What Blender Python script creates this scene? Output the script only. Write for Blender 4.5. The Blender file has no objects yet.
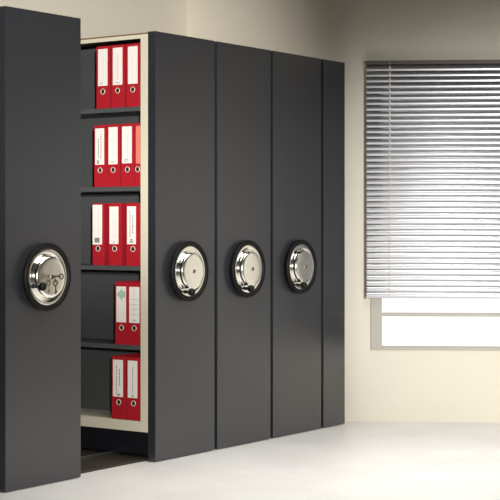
import bpy, bmesh, math, random
from mathutils import Matrix, Vector
random.seed(7)
C = bpy.context.scene.collection
PI = math.pi

# ------------------------------------------------------------------ materials
def mat(name, col, rough=0.5, metal=0.0, spec=0.5, noise=None, bump=None, col2=None, coat=0.0):
    m = bpy.data.materials.new(name); m.use_nodes = True
    nt = m.node_tree; b = nt.nodes['Principled BSDF']
    b.inputs['Base Color'].default_value = (*col, 1)
    b.inputs['Roughness'].default_value = rough
    b.inputs['Metallic'].default_value = metal
    b.inputs['Specular IOR Level'].default_value = spec
    b.inputs['Coat Weight'].default_value = coat
    tc = nt.nodes.new('ShaderNodeTexCoord')
    if noise:
        n = nt.nodes.new('ShaderNodeTexNoise'); n.inputs['Scale'].default_value = noise
        n.inputs['Detail'].default_value = 5
        nt.links.new(tc.outputs['Object'], n.inputs['Vector'])
        mx = nt.nodes.new('ShaderNodeMix'); mx.data_type = 'RGBA'
        mx.inputs['A'].default_value = (*col, 1)
        mx.inputs['B'].default_value = (*(col2 or [c * .93 for c in col]), 1)
        nt.links.new(n.outputs['Fac'], mx.inputs['Factor'])
        nt.links.new(mx.outputs['Result'], b.inputs['Base Color'])
    if bump:
        n2 = nt.nodes.new('ShaderNodeTexNoise'); n2.inputs['Scale'].default_value = bump[0]
        nt.links.new(tc.outputs['Object'], n2.inputs['Vector'])
        bp = nt.nodes.new('ShaderNodeBump'); bp.inputs['Strength'].default_value = bump[1]
        bp.inputs['Distance'].default_value = .002
        nt.links.new(n2.outputs['Fac'], bp.inputs['Height'])
        nt.links.new(bp.outputs['Normal'], b.inputs['Normal'])
    return m

M = {}
M['panel'] = mat('charcoal_enamel', (.019, .0195, .024), .33, 0, .95, 260, (420, .10), (.026, .0265, .032))
M['cream'] = mat('cream_enamel', (.64, .595, .46), .42)
M['slate'] = mat('slate_enamel', (.062, .066, .066), .5, 0, .4, 60, None, (.055, .058, .059))
M['shelf'] = mat('dark_shelf_enamel', (.075, .077, .082), .4)
M['black'] = mat('black_base', (.008, .008, .011), .5, 0, .2)
M['brown'] = mat('brown_top_sheet', (.20, .11, .06), .6)
M['deck'] = mat('dark_deck', (.045, .036, .028), .6, 0, .3, 20, None, (.030, .025, .020))
M['steel'] = mat('rail_steel', (.55, .55, .55), .35, 1)
M['chrome'] = mat('chrome', (.97, .96, .92), .10, 1)
M['satin'] = mat('satin_chrome', (1.0, .99, .96), .20, 1)
M['rubber'] = mat('black_wheel_rim', (.007, .006, .006), .5, 0, .15)
M['knob'] = mat('black_knob', (.006, .006, .007), .4, 0, .2)
M['lockmetal'] = mat('lock_metal', (.30, .27, .20), .5, 1)
M['brass'] = mat('key_metal', (.16, .13, .09), .4, 1)
M['keydark'] = mat('dark_key', (.03, .026, .02), .5, 1)
M['red'] = mat('red_binder', (.40, .013, .022), .45, 0, .35, 90, None, (.36, .011, .019))
M['redside'] = mat('red_binder_cover', (.30, .010, .018), .5, 0, .3)
M['paper'] = mat('label_paper', (.82, .78, .72), .7)
M['salmon'] = mat('salmon_label', (.72, .20, .13), .7)
M['ink'] = mat('label_ink', (.22, .20, .20), .8)
M['fadeink'] = mat('faded_ink', (.52, .49, .48), .8)
M['greenink'] = mat('green_ink', (.36, .52, .40), .8)
M['ringmetal'] = mat('ring_metal', (.78, .70, .58), .4, .3)
M['hole'] = mat('dark_hole', (.02, .012, .010), .8)
M['pages'] = mat('paper_pages', (.75, .73, .68), .8)
M['wall'] = mat('wall_plaster', (.74, .695, .585), .85, 0, .2, 3.0, (160, .12), (.70, .655, .545))
M['ceil'] = mat('ceiling_paint', (.06, .056, .05), .9)
M['slat'] = mat('slat_aluminium', (.68, .68, .70), .31, .93, .5)
M['blindrail'] = mat('blind_bottom_rail', (.50, .50, .51), .5)
M['headrail'] = mat('headrail_dark', (.10, .085, .075), .5)
M['cord'] = mat('ladder_cord', (.68, .65, .57), .8)
M['winframe'] = mat('window_frame_paint', (.43, .41, .345), .55)

def floor_mat():
    m = bpy.data.materials.new('white_floor_tiles'); m.use_nodes = True
    nt = m.node_tree; b = nt.nodes['Principled BSDF']
    b.inputs['Roughness'].default_value = .38; b.inputs['Specular IOR Level'].default_value = .35
    tc = nt.nodes.new('ShaderNodeTexCoord')
    mp = nt.nodes.new('ShaderNodeMapping'); mp.inputs['Rotation'].default_value = (0, 0, .0)
    nt.links.new(tc.outputs['Object'], mp.inputs['Vector'])
    br = nt.nodes.new('ShaderNodeTexBrick')
    br.offset = 0; br.inputs['Scale'].default_value = 1.0
    br.inputs['Brick Width'].default_value = .6; br.inputs['Row Height'].default_value = .6
    br.inputs['Mortar Size'].default_value = .003; br.inputs['Mortar Smooth'].default_value = .5
    br.inputs['Color1'].default_value = (.84, .83, .80, 1); br.inputs['Color2'].default_value = (.82, .81, .785, 1)
    br.inputs['Mortar'].default_value = (.74, .725, .70, 1)
    nt.links.new(mp.outputs['Vector'], br.inputs['Vector'])
    n = nt.nodes.new('ShaderNodeTexNoise'); n.inputs['Scale'].default_value = 2.2; n.inputs['Detail'].default_value = 6
    nt.links.new(tc.outputs['Object'], n.inputs['Vector'])
    mx = nt.nodes.new('ShaderNodeMix'); mx.data_type = 'RGBA'; mx.blend_type = 'MULTIPLY'
    mx.inputs['Factor'].default_value = 1
    rp = nt.nodes.new('ShaderNodeValToRGB')
    rp.color_ramp.elements[0].color = (.92, .915, .91, 1); rp.color_ramp.elements[0].position = .35
    rp.color_ramp.elements[1].color = (1, 1, 1, 1); rp.color_ramp.elements[1].position = .62
    nt.links.new(n.outputs['Fac'], rp.inputs['Fac'])
    nt.links.new(br.outputs['Color'], mx.inputs['A']); nt.links.new(rp.outputs['Color'], mx.inputs['B'])
    nt.links.new(mx.outputs['Result'], b.inputs['Base Color'])
    return m
M['floor'] = floor_mat()

def glass_mat():
    m = bpy.data.materials.new('window_glass'); m.use_nodes = True
    nt = m.node_tree; nt.nodes.clear()
    o = nt.nodes.new('ShaderNodeOutputMaterial'); mx = nt.nodes.new('ShaderNodeMixShader')
    t = nt.nodes.new('ShaderNodeBsdfTransparent'); g = nt.nodes.new('ShaderNodeBsdfGlossy')
    g.inputs['Roughness'].default_value = .02
    fr = nt.nodes.new('ShaderNodeFresnel'); fr.inputs['IOR'].default_value = 1.45
    nt.links.new(fr.outputs[0], mx.inputs[0]); nt.links.new(t.outputs[0], mx.inputs[1])
    nt.links.new(g.outputs[0], mx.inputs[2]); nt.links.new(mx.outputs[0], o.inputs[0])
    return m
M['glass'] = glass_mat()

# ------------------------------------------------------------------ helpers
def bx(bm, x0, x1, y0, y1, z0, z1, bev=0.0, seg=2):
    t = bmesh.new()
    bmesh.ops.create_cube(t, size=1)
    for v in t.verts:
        v.co = Vector((x0 + (v.co.x + .5) * (x1 - x0), y0 + (v.co.y + .5) * (y1 - y0), z0 + (v.co.z + .5) * (z1 - z0)))
    if bev:
        bmesh.ops.bevel(t, geom=t.edges[:], offset=bev, segments=seg, profile=.6, affect='EDGES', clamp_overlap=True)
    merge(bm, t)

def merge(bm, t, mtx=None):
    if mtx is not None: bmesh.ops.transform(t, matrix=mtx, verts=t.verts)
    me = bpy.data.meshes.new('tmp'); t.to_mesh(me); t.free()
    bm.from_mesh(me); bpy.data.meshes.remove(me)

def lathe(bm, prof, n=64, mtx=None, closed=False):
    """prof: (radius, distance); axis is -Y (distance grows towards -Y)."""
    t = bmesh.new(); rings = []
    for r, d in prof:
        if r < 1e-6: rings.append([t.verts.new((0, -d, 0))])
        else: rings.append([t.verts.new((r * math.cos(2 * PI * i / n), -d, r * math.sin(2 * PI * i / n))) for i in range(n)])
    pairs = list(zip(rings, rings[1:])) + ([(rings[-1], rings[0])] if closed else [])
    for a, b in pairs:
        for i in range(n):
            j = (i + 1) % n
            if len(a) == 1 and len(b) == 1: continue
            if len(a) == 1: t.faces.new((a[0], b[i], b[j]))
            elif len(b) == 1: t.faces.new((a[i], b[0], a[j]))
            else: t.faces.new((a[i], b[i], b[j], a[j]))
    bmesh.ops.recalc_face_normals(t, faces=t.faces)
    merge(bm, t, mtx)

def tube(bm, pts, r, n=10, cyclic=False):
    t = bmesh.new(); rings = []
    P = [Vector(p) for p in pts]; m = len(P)
    for k, p in enumerate(P):
        a = P[(k - 1) % m] if (cyclic or k > 0) else P[k]
        b = P[(k + 1) % m] if (cyclic or k < m - 1) else P[k]
        d = (b - a).normalized(); up = Vector((0, 0, 1)) if abs(d.z) < .9 else Vector((1, 0, 0))
        s = d.cross(up).normalized(); w = d.cross(s)
        rings.append([t.verts.new(p + r * (math.cos(2 * PI * i / n) * s + math.sin(2 * PI * i / n) * w)) for i in range(n)])
    prs = list(zip(rings, rings[1:])) + ([(rings[-1], rings[0])] if cyclic else [])
    for a, b in prs:
        for i in range(n):
            t.faces.new((a[i], a[(i + 1) % n], b[(i + 1) % n], b[i]))
    if not cyclic:
        t.faces.new(rings[0]); t.faces.new(rings[-1])
    bmesh.ops.recalc_face_normals(t, faces=t.faces)
    merge(bm, t)

def obj(name, bm, m, parent=None, smooth=None, loc=(0, 0, 0)):
    me = bpy.data.meshes.new(name); bm.to_mesh(me); bm.free()
    me.materials.append(m)
    if smooth is not None:
        me.polygons.foreach_set('use_smooth', [True] * len(me.polygons))
        me.set_sharp_from_angle(angle=math.radians(smooth))
    o = bpy.data.objects.new(name, me); C.objects.link(o)
    o.location = loc
    if parent: o.parent = parent
    return o

def thing(name, label, cat, loc=(0, 0, 0), rz=0, group=None):
    o = bpy.data.objects.new(name, None); C.objects.link(o)
    o.empty_display_size = .1
    o.location = loc; o.rotation_euler = (0, 0, rz)
    o['label'] = label; o['category'] = cat
    if group: o['group'] = group
    return o

def struct(o): o['kind'] = 'structure'; return o

# ------------------------------------------------------------------ setting
# x runs along the row of shelving, y into its depth, z up; the window wall stands at a slight kink
KX, KY, WROT = 3.08, -.016, math.radians(-58.7)
BACK = 1.29
wd = (math.cos(WROT), math.sin(WROT))
bm = bmesh.new(); bx(bm, -7, 8.0, -7.5, BACK + .15, -.12, 0); struct(obj('floor', bm, M['floor']))
bm = bmesh.new(); bx(bm, -7, 8.0, -7.5, BACK + .15, 2.86, 2.96); struct(obj('ceiling', bm, M['ceil']))
bm = bmesh.new(); bx(bm, -7, KX + .15, BACK, BACK + .15, 0, 2.86); struct(obj('wall_back', bm, M['wall']))
# end wall, running in a plastered curve into the window wall
TL = .14; turn = math.radians(31.3); RC = TL / math.tan(turn / 2)
EX = KX - TL * wd[0]; EY = KY - TL * wd[1] + TL       # where the curve leaves the straight end wall
prof = [(EX, BACK + .15)]
for i in range(17):
    a = turn * i / 16
    prof.append((EX + RC * (1 - math.cos(a)), EY - RC * math.sin(a)))
bm = bmesh.new(); cols_ = []
for k, (x, y) in enumerate(prof):
    a = 0 if k == 0 else turn * (k - 1) / 16
    ox, oy = x + .15 * math.cos(a), y + .15 * math.sin(a)
    cols_.append([bm.verts.new(p) for p in ((x, y, 0), (x, y, 2.86), (ox, oy, 2.86), (ox, oy, 0))])
for a, b in zip(cols_, cols_[1:]):
    for i in range(4):
        bm.faces.new((a[i], a[(i + 1) % 4], b[(i + 1) % 4], b[i]))
bm.faces.new(cols_[0]); bm.faces.new(cols_[-1])
bmesh.ops.recalc_face_normals(bm, faces=bm.faces)
struct(obj('wall_end', bm, M['wall'], None, 30))
bm = bmesh.new(); bx(bm, -7.15, -7, -7.65, BACK + .15, 0, 2.86); struct(obj('wall_left', bm, M['wall']))
bm = bmesh.new(); bx(bm, -7, 8.0, -7.65, -7.5, 0, 2.86); struct(obj('wall_front', bm, M['wall']))
# window wall with its opening, in its own frame (x along the wall, y outwards)
HX0, HX1, HZ0, HZ1 = .062, 1.502, .447, 2.12
bm = bmesh.new()
bx(bm, 0, HX0, 0, .15, 0, 2.86); bx(bm, HX1, 8.75, 0, .15, 0, 2.86)
bx(bm, HX0, HX1, 0, .15, 0, HZ0); bx(bm, HX0, HX1, 0, .15, HZ1, 2.86)
bmesh.ops.remove_doubles(bm, verts=bm.verts, dist=1e-5)
ww = struct(obj('wall_right', bm, M['wall'], None, None, (KX, KY, 0))); ww.rotation_euler.z = WROT
# window: flat painted frame, one low transom, glass
wn = bpy.data.objects.new('window_1', None); C.objects.link(wn); struct(wn)
wn.location = (KX, KY, 0); wn.rotation_euler.z = WROT
bm = bmesh.new()
FX0, FX1, FZ0, FZ1 = .055, 1.509, .440, 2.13
bx(bm, FX0, FX0 + .068, -.008, .06, FZ0, FZ1, .002)
bx(bm, FX1 - .068, FX1, -.008, .06, FZ0, FZ1, .002)
bx(bm, FX0 + .068, FX1 - .068, -.006, .06, FZ0, FZ0 + .021, .002)
bx(bm, FX0 + .068, FX1 - .068, -.006, .06, FZ1 - .05, FZ1, .002)
obj('window_frame', bm, M['winframe'], wn)
bm = bmesh.new(); bx(bm, FX0 + .068, FX1 - .068, .0, .04, .648, .669, .002); obj('transom', bm, M['winframe'], wn)
bm = bmesh.new(); bx(bm, FX0 + .06, FX1 - .06, .044, .050, FZ0 + .012, FZ1 - .03); obj('pane', bm, M['glass'], wn)

# ------------------------------------------------------------------ venetian blind
BX0, BX1, BZ0, BZ1 = .026, 1.543, .763, 2.207
bl = thing('venetian_blind', 'grey aluminium venetian blind with closed slats lowered over the window', 'blind',
           (KX, KY, 0), WROT)
bm = bmesh.new(); bx(bm, BX0, BX1, -.052, -.012, BZ1 - .012, BZ1 + .010, .002); obj('headrail', bm, M['headrail'], bl)
NS = 41; pitch = (BZ1 - .014 - BZ0 - .008) / NS
def slat_mesh():
    t = bmesh.new()
    # curved strip: upper edge at the back and tilted up, lower edge in front and nearly upright
    prof = []
    W = .060; R = .030; half = W / 2 / R
    tilt = math.radians(52)
    for i in range(13):
        a = -half + 2 * half * i / 12
        s, h = R * math.sin(a), R * (math.cos(a) - math.cos(half))
        # s runs from upper/back to lower/front
        yy = -s * math.cos(tilt) - h * math.sin(tilt)
        zz = -s * math.sin(tilt) + h * math.cos(tilt)
        prof.append((yy, zz))
    th = .0006
    fr = [[t.verts.new((x, y, z)) for (y, z) in prof] for x in (BX0 + .003, BX1 - .003)]
    bk = [[t.verts.new((x, y + th * 1.2, z - th * .3)) for (y, z) in prof] for x in (BX0 + .003, BX1 - .003)]
    for i in range(12):
        t.faces.new((fr[0][i], fr[0][i + 1], fr[1][i + 1], fr[1][i]))
        t.faces.new((bk[0][i], bk[1][i], bk[1][i + 1], bk[0][i + 1]))
        for e in (0, 1):
            t.faces.new((fr[e][i], fr[e][i + 1], bk[e][i + 1], bk[e][i]))
    for i in (0, 12):
        t.faces.new((fr[0][i], fr[1][i], bk[1][i], bk[0][i]))
    bmesh.ops.recalc_face_normals(t, faces=t.faces)
    return t
s0 = obj('slat', slat_mesh(), M['slat'], bl, 50, (0, -.031, BZ0 + .024))
for k in range(1, NS):
    s = s0.copy(); C.objects.link(s); s.parent = bl; s.location.z = BZ0 + .024 + k * pitch
bm = bmesh.new(); bx(bm, BX0, BX1, -.046, -.020, BZ0 - .002, BZ0 + .006, .002); obj('bottom_rail', bm, M['blindrail'], bl)
for cx in (.170, BX1 - .15):
    bm = bmesh.new()
    tube(bm, [(cx, -.0520, BZ0 + .002), (cx, -.0520, BZ1)], .0018, 6)
    for k in range(NS):        # ladder loops gathered round each slat's front edge
        zc = BZ0 + .016 + k * pitch
        bx(bm, cx - .0052, cx + .0052, -.0545, -.049, zc - .005, zc + .012, .001, 1)
    obj('ladder_cord', bm, M['cord'], bl)

# ------------------------------------------------------------------ shelving units
H = 2.197; DEP = 1.10; PT = .05
SHELVES = (.203, .590, .998, 1.408, 1.819)
def unit(u0, w, label, wheel=None, single=False):
    t = thing('mobile_shelving_unit', label, 'shelving unit', (u0, 0, 0), 0, 'row of mobile shelving units')
    bm = bmesh.new(); bx(bm, 0, w, 0, PT, .004, H, .003); obj('end_panel', bm, M['panel'], t)
    bm = bmesh.new(); bx(bm, 0, w, DEP, DEP + .03, .03, H, .003); obj('rear_panel', bm, M['panel'], t)
    bm = bmesh.new(); bx(bm, .035, w - .035, PT, DEP, .025, .148, .003); obj('base', bm, M['black'], t)
    sheet = w - .012 if single else w / 2
    bm = bmesh.new(); bx(bm, sheet - .004, sheet + .004, PT, DEP, .148, 2.172); obj('divider', bm, M['slate'], t)
    bm = bmesh.new(); bx(bm, -.001, w + .001, PT - .001, DEP, 2.186, 2.1935, .001); obj('top_sheet', bm, M['brown'], t)
    sides = [(.0, sheet - .004)] + ([] if single else [(w, sheet + .004)])
    for a, b in sides:
        sg = 1 if b > a else -1
        def XB(bm, f, g, *r, **k): bx(bm, min(a + sg * f, a + sg * g), max(a + sg * f, a + sg * g), *r, **k)
        bm = bmesh.new()
        XB(bm, 0, .016, PT, .098, .148, 2.186, bev=.001)
        XB(bm, 0, .016, DEP - .046, DEP, .148, 2.186, bev=.001)
        XB(bm, 0, .016, .098, DEP - .046, 2.166, 2.186, bev=.001)
        XB(bm, 0, .016, .098, DEP - .046, .148, .2015, bev=.001)
        obj('frame', bm, M['cream'], t)
        # header panel lining behind the frame
        for k, z in enumerate(SHELVES):
            bm = bmesh.new()
            if k == 0:
                XB(bm, .016, abs(b - a), PT, DEP, .160, z)
                obj('bottom_shelf', bm, M['cream'], t)
            else:
                XB(bm, .006, abs(b - a), .10, DEP - .048, z - .024, z, bev=.002)
                obj('shelf', bm, M['shelf'], t)
    if wheel:
        handwheel(t, w / 2 + wheel.get('du', 0), .968, wheel)
    return t

def handwheel(t, x, z, wcfg):
    # rim: a rounded black ring standing just off the panel
    bm = bmesh.new(); prof = []
    for i in range(20):
        a = 2 * PI * i / 20
        prof.append((.1440 + .0140 * math.cos(a) , .0245 + .0125 * math.sin(a)))
    lathe(bm, prof, 80, None, True)
    hw = obj('handwheel', bm, M['rubber'], t, 60, (x, -.001, z))
    bm = bmesh.new()
    lathe(bm, [(0, .0), (.045, .0), (.045, .012), (.1305, .014), (.1325, .024), (.130, .027), (.124, .0285), (.110, .026), (.107, .0245), (.105, .0215), (.103, .0205), (.060, .0200), (0, .0200)], 80)
    obj('dish', bm, M['chrome'], hw, 28)
    bm = bmesh.new()
    lathe(bm, [(.0950, .0470), (.0925, .0495), (.088, .0515), (.080, .0522), (.060, .0524), (.03, .0526), (0, .0526)], 80)
    obj('hub_cover', bm, M['satin'], hw, 30)
    bm = bmesh.new()
    lathe(bm, [(.1000, .0195), (.0994, .026), (.0978, .039), (.0950, .0470)], 80)
    obj('hub_side', bm, M['chrome'], hw, 40)
    # crank knob: stem on the dish, ball grip at its end
    ku, kz = wcfg['knob']
    K = Matrix.Translation((ku, 0, kz)); e = wcfg.get('ext', 0)
    bm = bmesh.new()
    lathe(bm, [(0, .02), (.0100, .02), (.0105, .027), (.0085, .030), (.0080, .042), (.0095, .052 + e), (.0165, .058 + e), (.0198, .066 + e), (.0198, .074 + e), (.0165, .083 + e), (.009, .0885 + e), (0, .0895 + e)], 28, K)
    obj('knob', bm, M['knob'], hw, 45)
    bm = bmesh.new()
    lathe(bm, [(0, .0515), (.0105, .0515), (.0105, .0560), (.0095, .0570), (0, .0570)], 24)
    obj('lock', bm, M['lockmetal'], hw, 35)
    bm = bmesh.new()
    bx(bm, -.0028, .0028, -.0581, -.0560, -.008, .008, .0008, 1)
    lathe(bm, [(0, .0555), (.0052, .0555), (.0052, .0582), (0, .0582)], 16, Matrix.Translation((0, 0, .004)))
    obj('keyhole', bm, M['hole'], hw, 35)
    return hw

unit(0.0, .508, 'nearest shelving unit at far left, with keys hanging from its handwheel lock',
     dict(knob=(-.094, -.040), ext=.010, du=-.006))
unit(1.075, .505, 'open shelving unit showing red binders between two cream uprights beside the gap',
     dict(knob=(-.043, -.106)))
unit(1.604, .506, 'charcoal shelving unit with a handwheel, next right of the open binder unit',
     dict(knob=(-.041, -.106)))
unit(2.134, .506, 'charcoal shelving unit with the farthest handwheel, beside the narrow plain unit',
     dict(knob=(-.046, -.104)))
unit(2.664, .242, 'narrow plain charcoal shelving unit without a handwheel, nearest the window', None, True)

# dark platform with the running rail let on top
bm = bmesh.new(); bx(bm, -.15, 2.93, .075, DEP + .04, 0, .012, .002)
o = obj('track_platform', bm, M['deck']); o['label'] = 'low dark platform on the floor under the shelving row'; o['category'] = 'platform'
bm = bmesh.new(); bx(bm, -.12, 2.91, .31, .335, .012, .0255, .003)
o = obj('floor_rail', bm, M['steel']); o['label'] = 'thin steel rail seen on the dark platform in the gap between units'; o['category'] = 'rail'

# ------------------------------------------------------------------ keys
lk = (.254 - .006, -.001, .968)
ky = thing('key_bunch', 'small bunch of keys in the lock of the nearest handwheel', 'keys', (lk[0], lk[1] - .0582, lk[2] + .004))
def key_bm(L):   # shank along -y from 0, bow at the end (in the y-z plane of the key's own frame)
    bm = bmesh.new()
    bx(bm, -.0024, .0024, -L, 0, -.0046, .0046, .0008, 1)
    bx(bm, -.0016, .0016, -.012, -.004, -.0075, .0, .0004, 1)
    pts = [(0, -L - .011 + .011 * math.cos(a), .0115 * math.sin(a)) for a in [2 * PI * i / 18 for i in range(18)]]
    tube(bm, pts, .0027, 8, True)
    return bm
k1 = obj('key', key_bm(.043), M['keydark'], ky, 40)
bm = bmesh.new()
tube(bm, [(0.011 * math.sin(a) * .6, -.014 + .004 * math.sin(a), -.012 + .0150 * math.cos(a)) for a in [2 * PI * i / 22 for i in range(22)]], .0026, 8, True)
obj('key_ring', bm, M['brass'], ky, 60)
bm = bmesh.new()
tube(bm, [(.012 * math.cos(a), -.016, -.031 + .012 * math.sin(a)) for a in [2 * PI * i / 18 for i in range(18)]], .0036, 8, True)
bx(bm, -.0048, .0048, -.0182, -.0138, -.082, -.042, .0008, 1)
bx(bm, .0, .0095, -.0178, -.0142, -.078, -.064, .0005, 1)
obj('key', bm, M['brass'], ky, 40)

# ------------------------------------------------------------------ binders
UF = 1.075 + .004            # plane of the spines
BD = .236; BH = .325
def strokes(bm, y0, y1, z0, z1, cols, gap=.5, seed=0):
    """print running up the label: broken lines of little strokes in columns"""
    r = random.Random(seed)
    for f, za, zb, wd_ in cols:
        yc = y0 + (y1 - y0) * f; z = z0 + (z1 - z0) * za; ze = z0 + (z1 - z0) * zb
        while z < ze:
            L = r.uniform(.004, .012)
            bx(bm, -.00155, -.0009, yc - wd_ / 2, yc + wd_ / 2, z, min(z + L, ze))
            z += L + r.uniform(.002, .004)
def binder(v0, v1, zb, label, lab=(.14, .86, .36, .955), cols=(), ink='fadeink', mark=None, paper='paper', seed=0, du=0):
    """v0 = right edge of the spine as seen, v1 = left edge"""
    w = v1 - v0
    t = thing('lever_arch_binder', label, 'binder', (UF + du, v0, zb), 0, 'red lever arch binders in the open unit')
    # case: spine and the two covers, open at top
    bm = bmesh.new()
    bx(bm, 0, .004, 0, w, 0, BH, .0012)
    obj('spine', bm, M['red'], t)
    for yy in (0, w - .003):
        bm = bmesh.new(); bx(bm, .004, BD, yy, yy + .003, 0, BH, .001)
        obj('cover', bm, M['redside'], t)
    bm = bmesh.new(); bx(bm, .02, BD - .012, .006, w * .80, .006, BH - .015)
    obj('pages', bm, M['pages'], t)
    bm = bmesh.new()      # label: pictured left is +y
    la, lb = w * (1 - lab[0]), w * (1 - lab[1])
    z0, z1 = BH * lab[2], BH * lab[3]
    bx(bm, -.0010, .0003, lb, la, z0, z1)
    lo = obj('spine_label', bm, M[paper], t)
    if cols:
        bm = bmesh.new(); strokes(bm, la, lb, z0, z1, cols, seed=seed)
        obj('lettering', bm, M[ink], lo)
    if mark:
        kind, a, b, c, d, mk = mark
        bm = bmesh.new(); ya, yb = la + (lb - la) * a, la + (lb - la) * b
        za, zc = z0 + (z1 - z0) * c, z0 + (z1 - z0) * d
        if kind == 'square': bx(bm, -.0016, -.0009, yb, ya, za, zc)
        elif kind == 'lozenge':
            pts = [(ya, (za + zc) / 2), ((ya * .35 + yb * .65), zc), ((ya * .35 + yb * .65), zc - (zc - za) * .25), (yb, zc - (zc - za) * .27), (yb, za + (zc - za) * .27), ((ya * .35 + yb * .65), za + (zc - za) * .25), ((ya * .35 + yb * .65), za)]
            f = [bm.verts.new((-.0016, y, z)) for y, z in pts]; g = [bm.verts.new((-.0009, y, z)) for y, z in pts]
            bm.faces.new(f); bm.faces.new(g[::-1])
            for i in range(len(pts)):
                j = (i + 1) % len(pts); bm.faces.new((f[i], g[i], g[j], f[j]))
            bmesh.ops.recalc_face_normals(bm, faces=bm.faces)
        elif kind == 'triangle':
            pts = [(ya, za), (yb, za), ((ya + yb) / 2, zc)]
            f = [bm.verts.new((-.0016, y, z)) for y, z in pts]; g = [bm.verts.new((-.0009, y, z)) for y, z in pts]
            bm.faces.new(f); bm.faces.new(g[::-1])
            for i in range(3):
                j = (i + 1) % 3; bm.faces.new((f[i], g[i], g[j], f[j]))
            bmesh.ops.recalc_face_normals(bm, faces=bm.faces)
        obj('printed_mark', bm, M[mk], lo)
    # finger hole with its metal ring
    R = Matrix.Translation((0, w * .5, BH * .27)) @ Matrix.Rotation(-PI / 2, 4, 'Z')
    bm = bmesh.new()
    prof = [(.0134 + .0022 * math.cos(a), .0006 + .0016 * math.sin(a)) for a in [2 * PI * i / 10 for i in range(10)]]
    lathe(bm, prof, 28, R, True); rg = obj('finger_ring', bm, M['ringmetal'], t, 50)
    bm = bmesh.new(); lathe(bm, [(0, -.001), (.0120, -.001), (.0120, .0008), (0, .0008)], 24, R); obj('finger_hole', bm, M['hole'], rg)
    return t

Z = SHELVES
# top shelf
binder(.311, .400, Z[4], 'leftmost red binder on the top shelf, faint column on its white label', cols=((.55, .08, .80, .0022), (.35, .04, .10, .02)), seed=1)
binder(.210, .299, Z[4], 'middle red binder on the top shelf, between two other binders', cols=((.52, .15, .82, .004), (.5, .04, .10, .03)), seed=2)
binder(.108, .197, Z[4], 'right red binder on the top shelf, its white label almost blank', cols=((.50, .20, .78, .0018),), seed=3)
# second shelf
binder(.333, .416, Z[3], 'leftmost red binder of the four on the second shelf, two dark printed columns', lab=(.10, .84, .36, .945), cols=((.38, .18, .72, .0055), (.66, .16, .84, .0045), (.32, .03, .12, .016)), ink='ink', seed=4)
binder(.243, .328, Z[3], 'second red binder from the left on the second shelf, pale printed label', cols=((.52, .12, .80, .0025), (.45, .04, .09, .016)), seed=5)
binder(.145, .233, Z[3], 'red binder on the second shelf just left of the salmon labelled one', lab=(.10, .84, .37, .955), cols=((.55, .12, .80, .004), (.45, .03, .12, .030)), seed=6)
binder(.052 + .050, .139, Z[3], 'red binder with a salmon label half hidden by the cream upright on the second shelf', lab=(.20, .98, .36, .955), paper='salmon')
# third shelf
binder(.350, .427, Z[2], 'leftmost red binder on the third shelf, grey square on its white label', lab=(.02, .86, .335, .975), cols=((.66, .30, .80, .0025),), mark=('square', .22, .74, .05, .17, 'ink'), seed=8)
binder(.232, .318, Z[2], 'middle red binder on the third shelf, with gaps on both sides', lab=(.10, .80, .345, .945), cols=((.40, .15, .85, .0022), (.68, .18, .82, .0022), (.5, .03, .08, .014)), seed=9)
binder(.106, .198, Z[2], 'right red binder on the third shelf, two dark printed columns on its label', lab=(.08, .72, .345, .945), cols=((.34, .18, .88, .0045), (.66, .28, .78, .0055), (.5, .04, .08, .022), (.5, .10, .13, .022)), ink='ink', seed=10)
# fourth shelf
binder(.186, .271, Z[1], 'left red binder on the fourth shelf, with a pale green mark on its label', lab=(.10, .86, .355, .925), mark=('lozenge', .04, .96, .60, .96, 'greenink'))
binder(.102, .184, Z[1], 'right red binder on the fourth shelf, label with ruled lines and a small triangle', lab=(.10, .92, .355, .925), cols=((.5, .16, .96, .0028), (.5, .22, .235, .05), (.5, .36, .375, .05), (.5, .50, .515, .05), (.5, .64, .655, .05)), mark=('triangle', .25, .80, .04, .11, 'fadeink'), seed=12)
# bottom shelf
binder(.199, .295, Z[0], 'left red binder on the bottom shelf, two printed columns on its label', lab=(.10, .80, .355, .945), cols=((.35, .10, .85, .0045), (.66, .30, .76, .006), (.55, .04, .08, .02)), ink='ink', seed=13)
binder(.102, .193, Z[0], 'right red binder on the bottom shelf, single dark printed column on its label', lab=(.08, .78, .355, .945), cols=((.52, .12, .84, .004), (.52, .04, .07, .015)), ink='ink', seed=14)

# ------------------------------------------------------------------ light
w = bpy.data.worlds.new('daylight'); bpy.context.scene.world = w; w.use_nodes = True
bg = w.node_tree.nodes['Background']; bg.inputs[0].default_value = (1, .985, .96, 1); bg.inputs[1].default_value = 1.25

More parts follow.
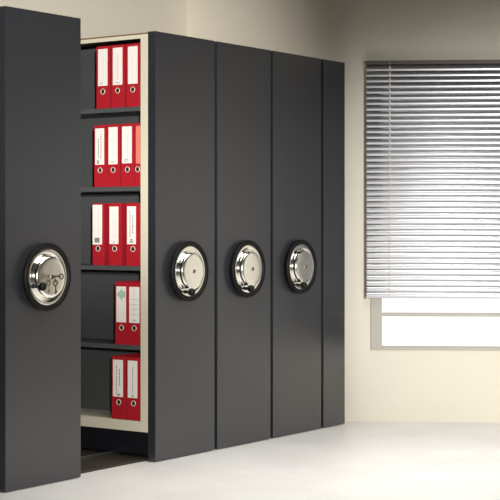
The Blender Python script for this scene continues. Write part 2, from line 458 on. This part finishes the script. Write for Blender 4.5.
def area(name, loc, target, size, power, col=(1, 1, 1), spread=180, sy=None):
    l = bpy.data.lights.new(name, 'AREA'); l.energy = power; l.color = col
    l.shape = 'RECTANGLE'; l.size = size; l.size_y = sy or size; l.spread = math.radians(spread)
    o = bpy.data.objects.new(name, l); C.objects.link(o); o.location = loc
    o.rotation_euler = (Vector(target) - Vector(loc)).to_track_quat('-Z', 'Y').to_euler()
    return o
area('floor_fill', (1.2, -1.25, 2.80), (1.2, -1.25, 0), 2.8, 42, (1, .975, .94), 100, .7)  # added overhead fill that brightens the floor, not a real fitting
def spot(name, loc, target, power, cone, blend, radius, col):
    l = bpy.data.lights.new(name, 'SPOT'); l.energy = power; l.color = col
    l.spot_size = math.radians(cone); l.spot_blend = blend; l.shadow_soft_size = radius
    o = bpy.data.objects.new(name, l); C.objects.link(o); o.location = loc
    o.rotation_euler = (Vector(target) - Vector(loc)).to_track_quat('-Z', 'Y').to_euler()
    return o
spot('shelf_fill', (-4.7, -4.95, 1.85), (.92, .28, 2.02), 3600, 20.5, 1.0, .12, (1, .97, .93))  # added spot beside the camera, brightens the upper shelves
spot('shelf_fill_low', (-4.7, -4.95, 1.55), (.92, .28, .55), 1500, 21, 1.0, .12, (1, .97, .93))  # weaker added spot that lifts the binders on the lower shelves
az, dn = math.radians(25), math.radians(4.5)
wl = spot('wall_fill', (-.8, -5.2, 1.4), (-.8 + math.cos(az) * math.cos(dn), -5.2 + math.sin(az) * math.cos(dn), 1.4 - math.sin(dn)), 1370, 36, .75, .25, (1, .99, .975))  # unseen spot put in to brighten the window wall below its dim top
wl.scale = (3.2, 1, 1)

# ------------------------------------------------------------------ camera
cd = bpy.data.cameras.new('camera'); cam = bpy.data.objects.new('camera', cd); C.objects.link(cam)
cd.sensor_width = 36; cd.lens = 1510 / 500 * 36; cd.shift_y = -24 / 500
cd.clip_start = .05
cam.location = (-4.919, -4.833, 1.204)
cam.rotation_euler = (PI / 2, 0, math.atan2(.5778, .8162) - PI / 2)
sc = bpy.context.scene; sc.camera = cam
vs = sc.view_settings
vs.view_transform = 'Standard'; vs.look = 'None'; vs.exposure = 0.0; vs.gamma = 1; vs.use_curve_mapping = False
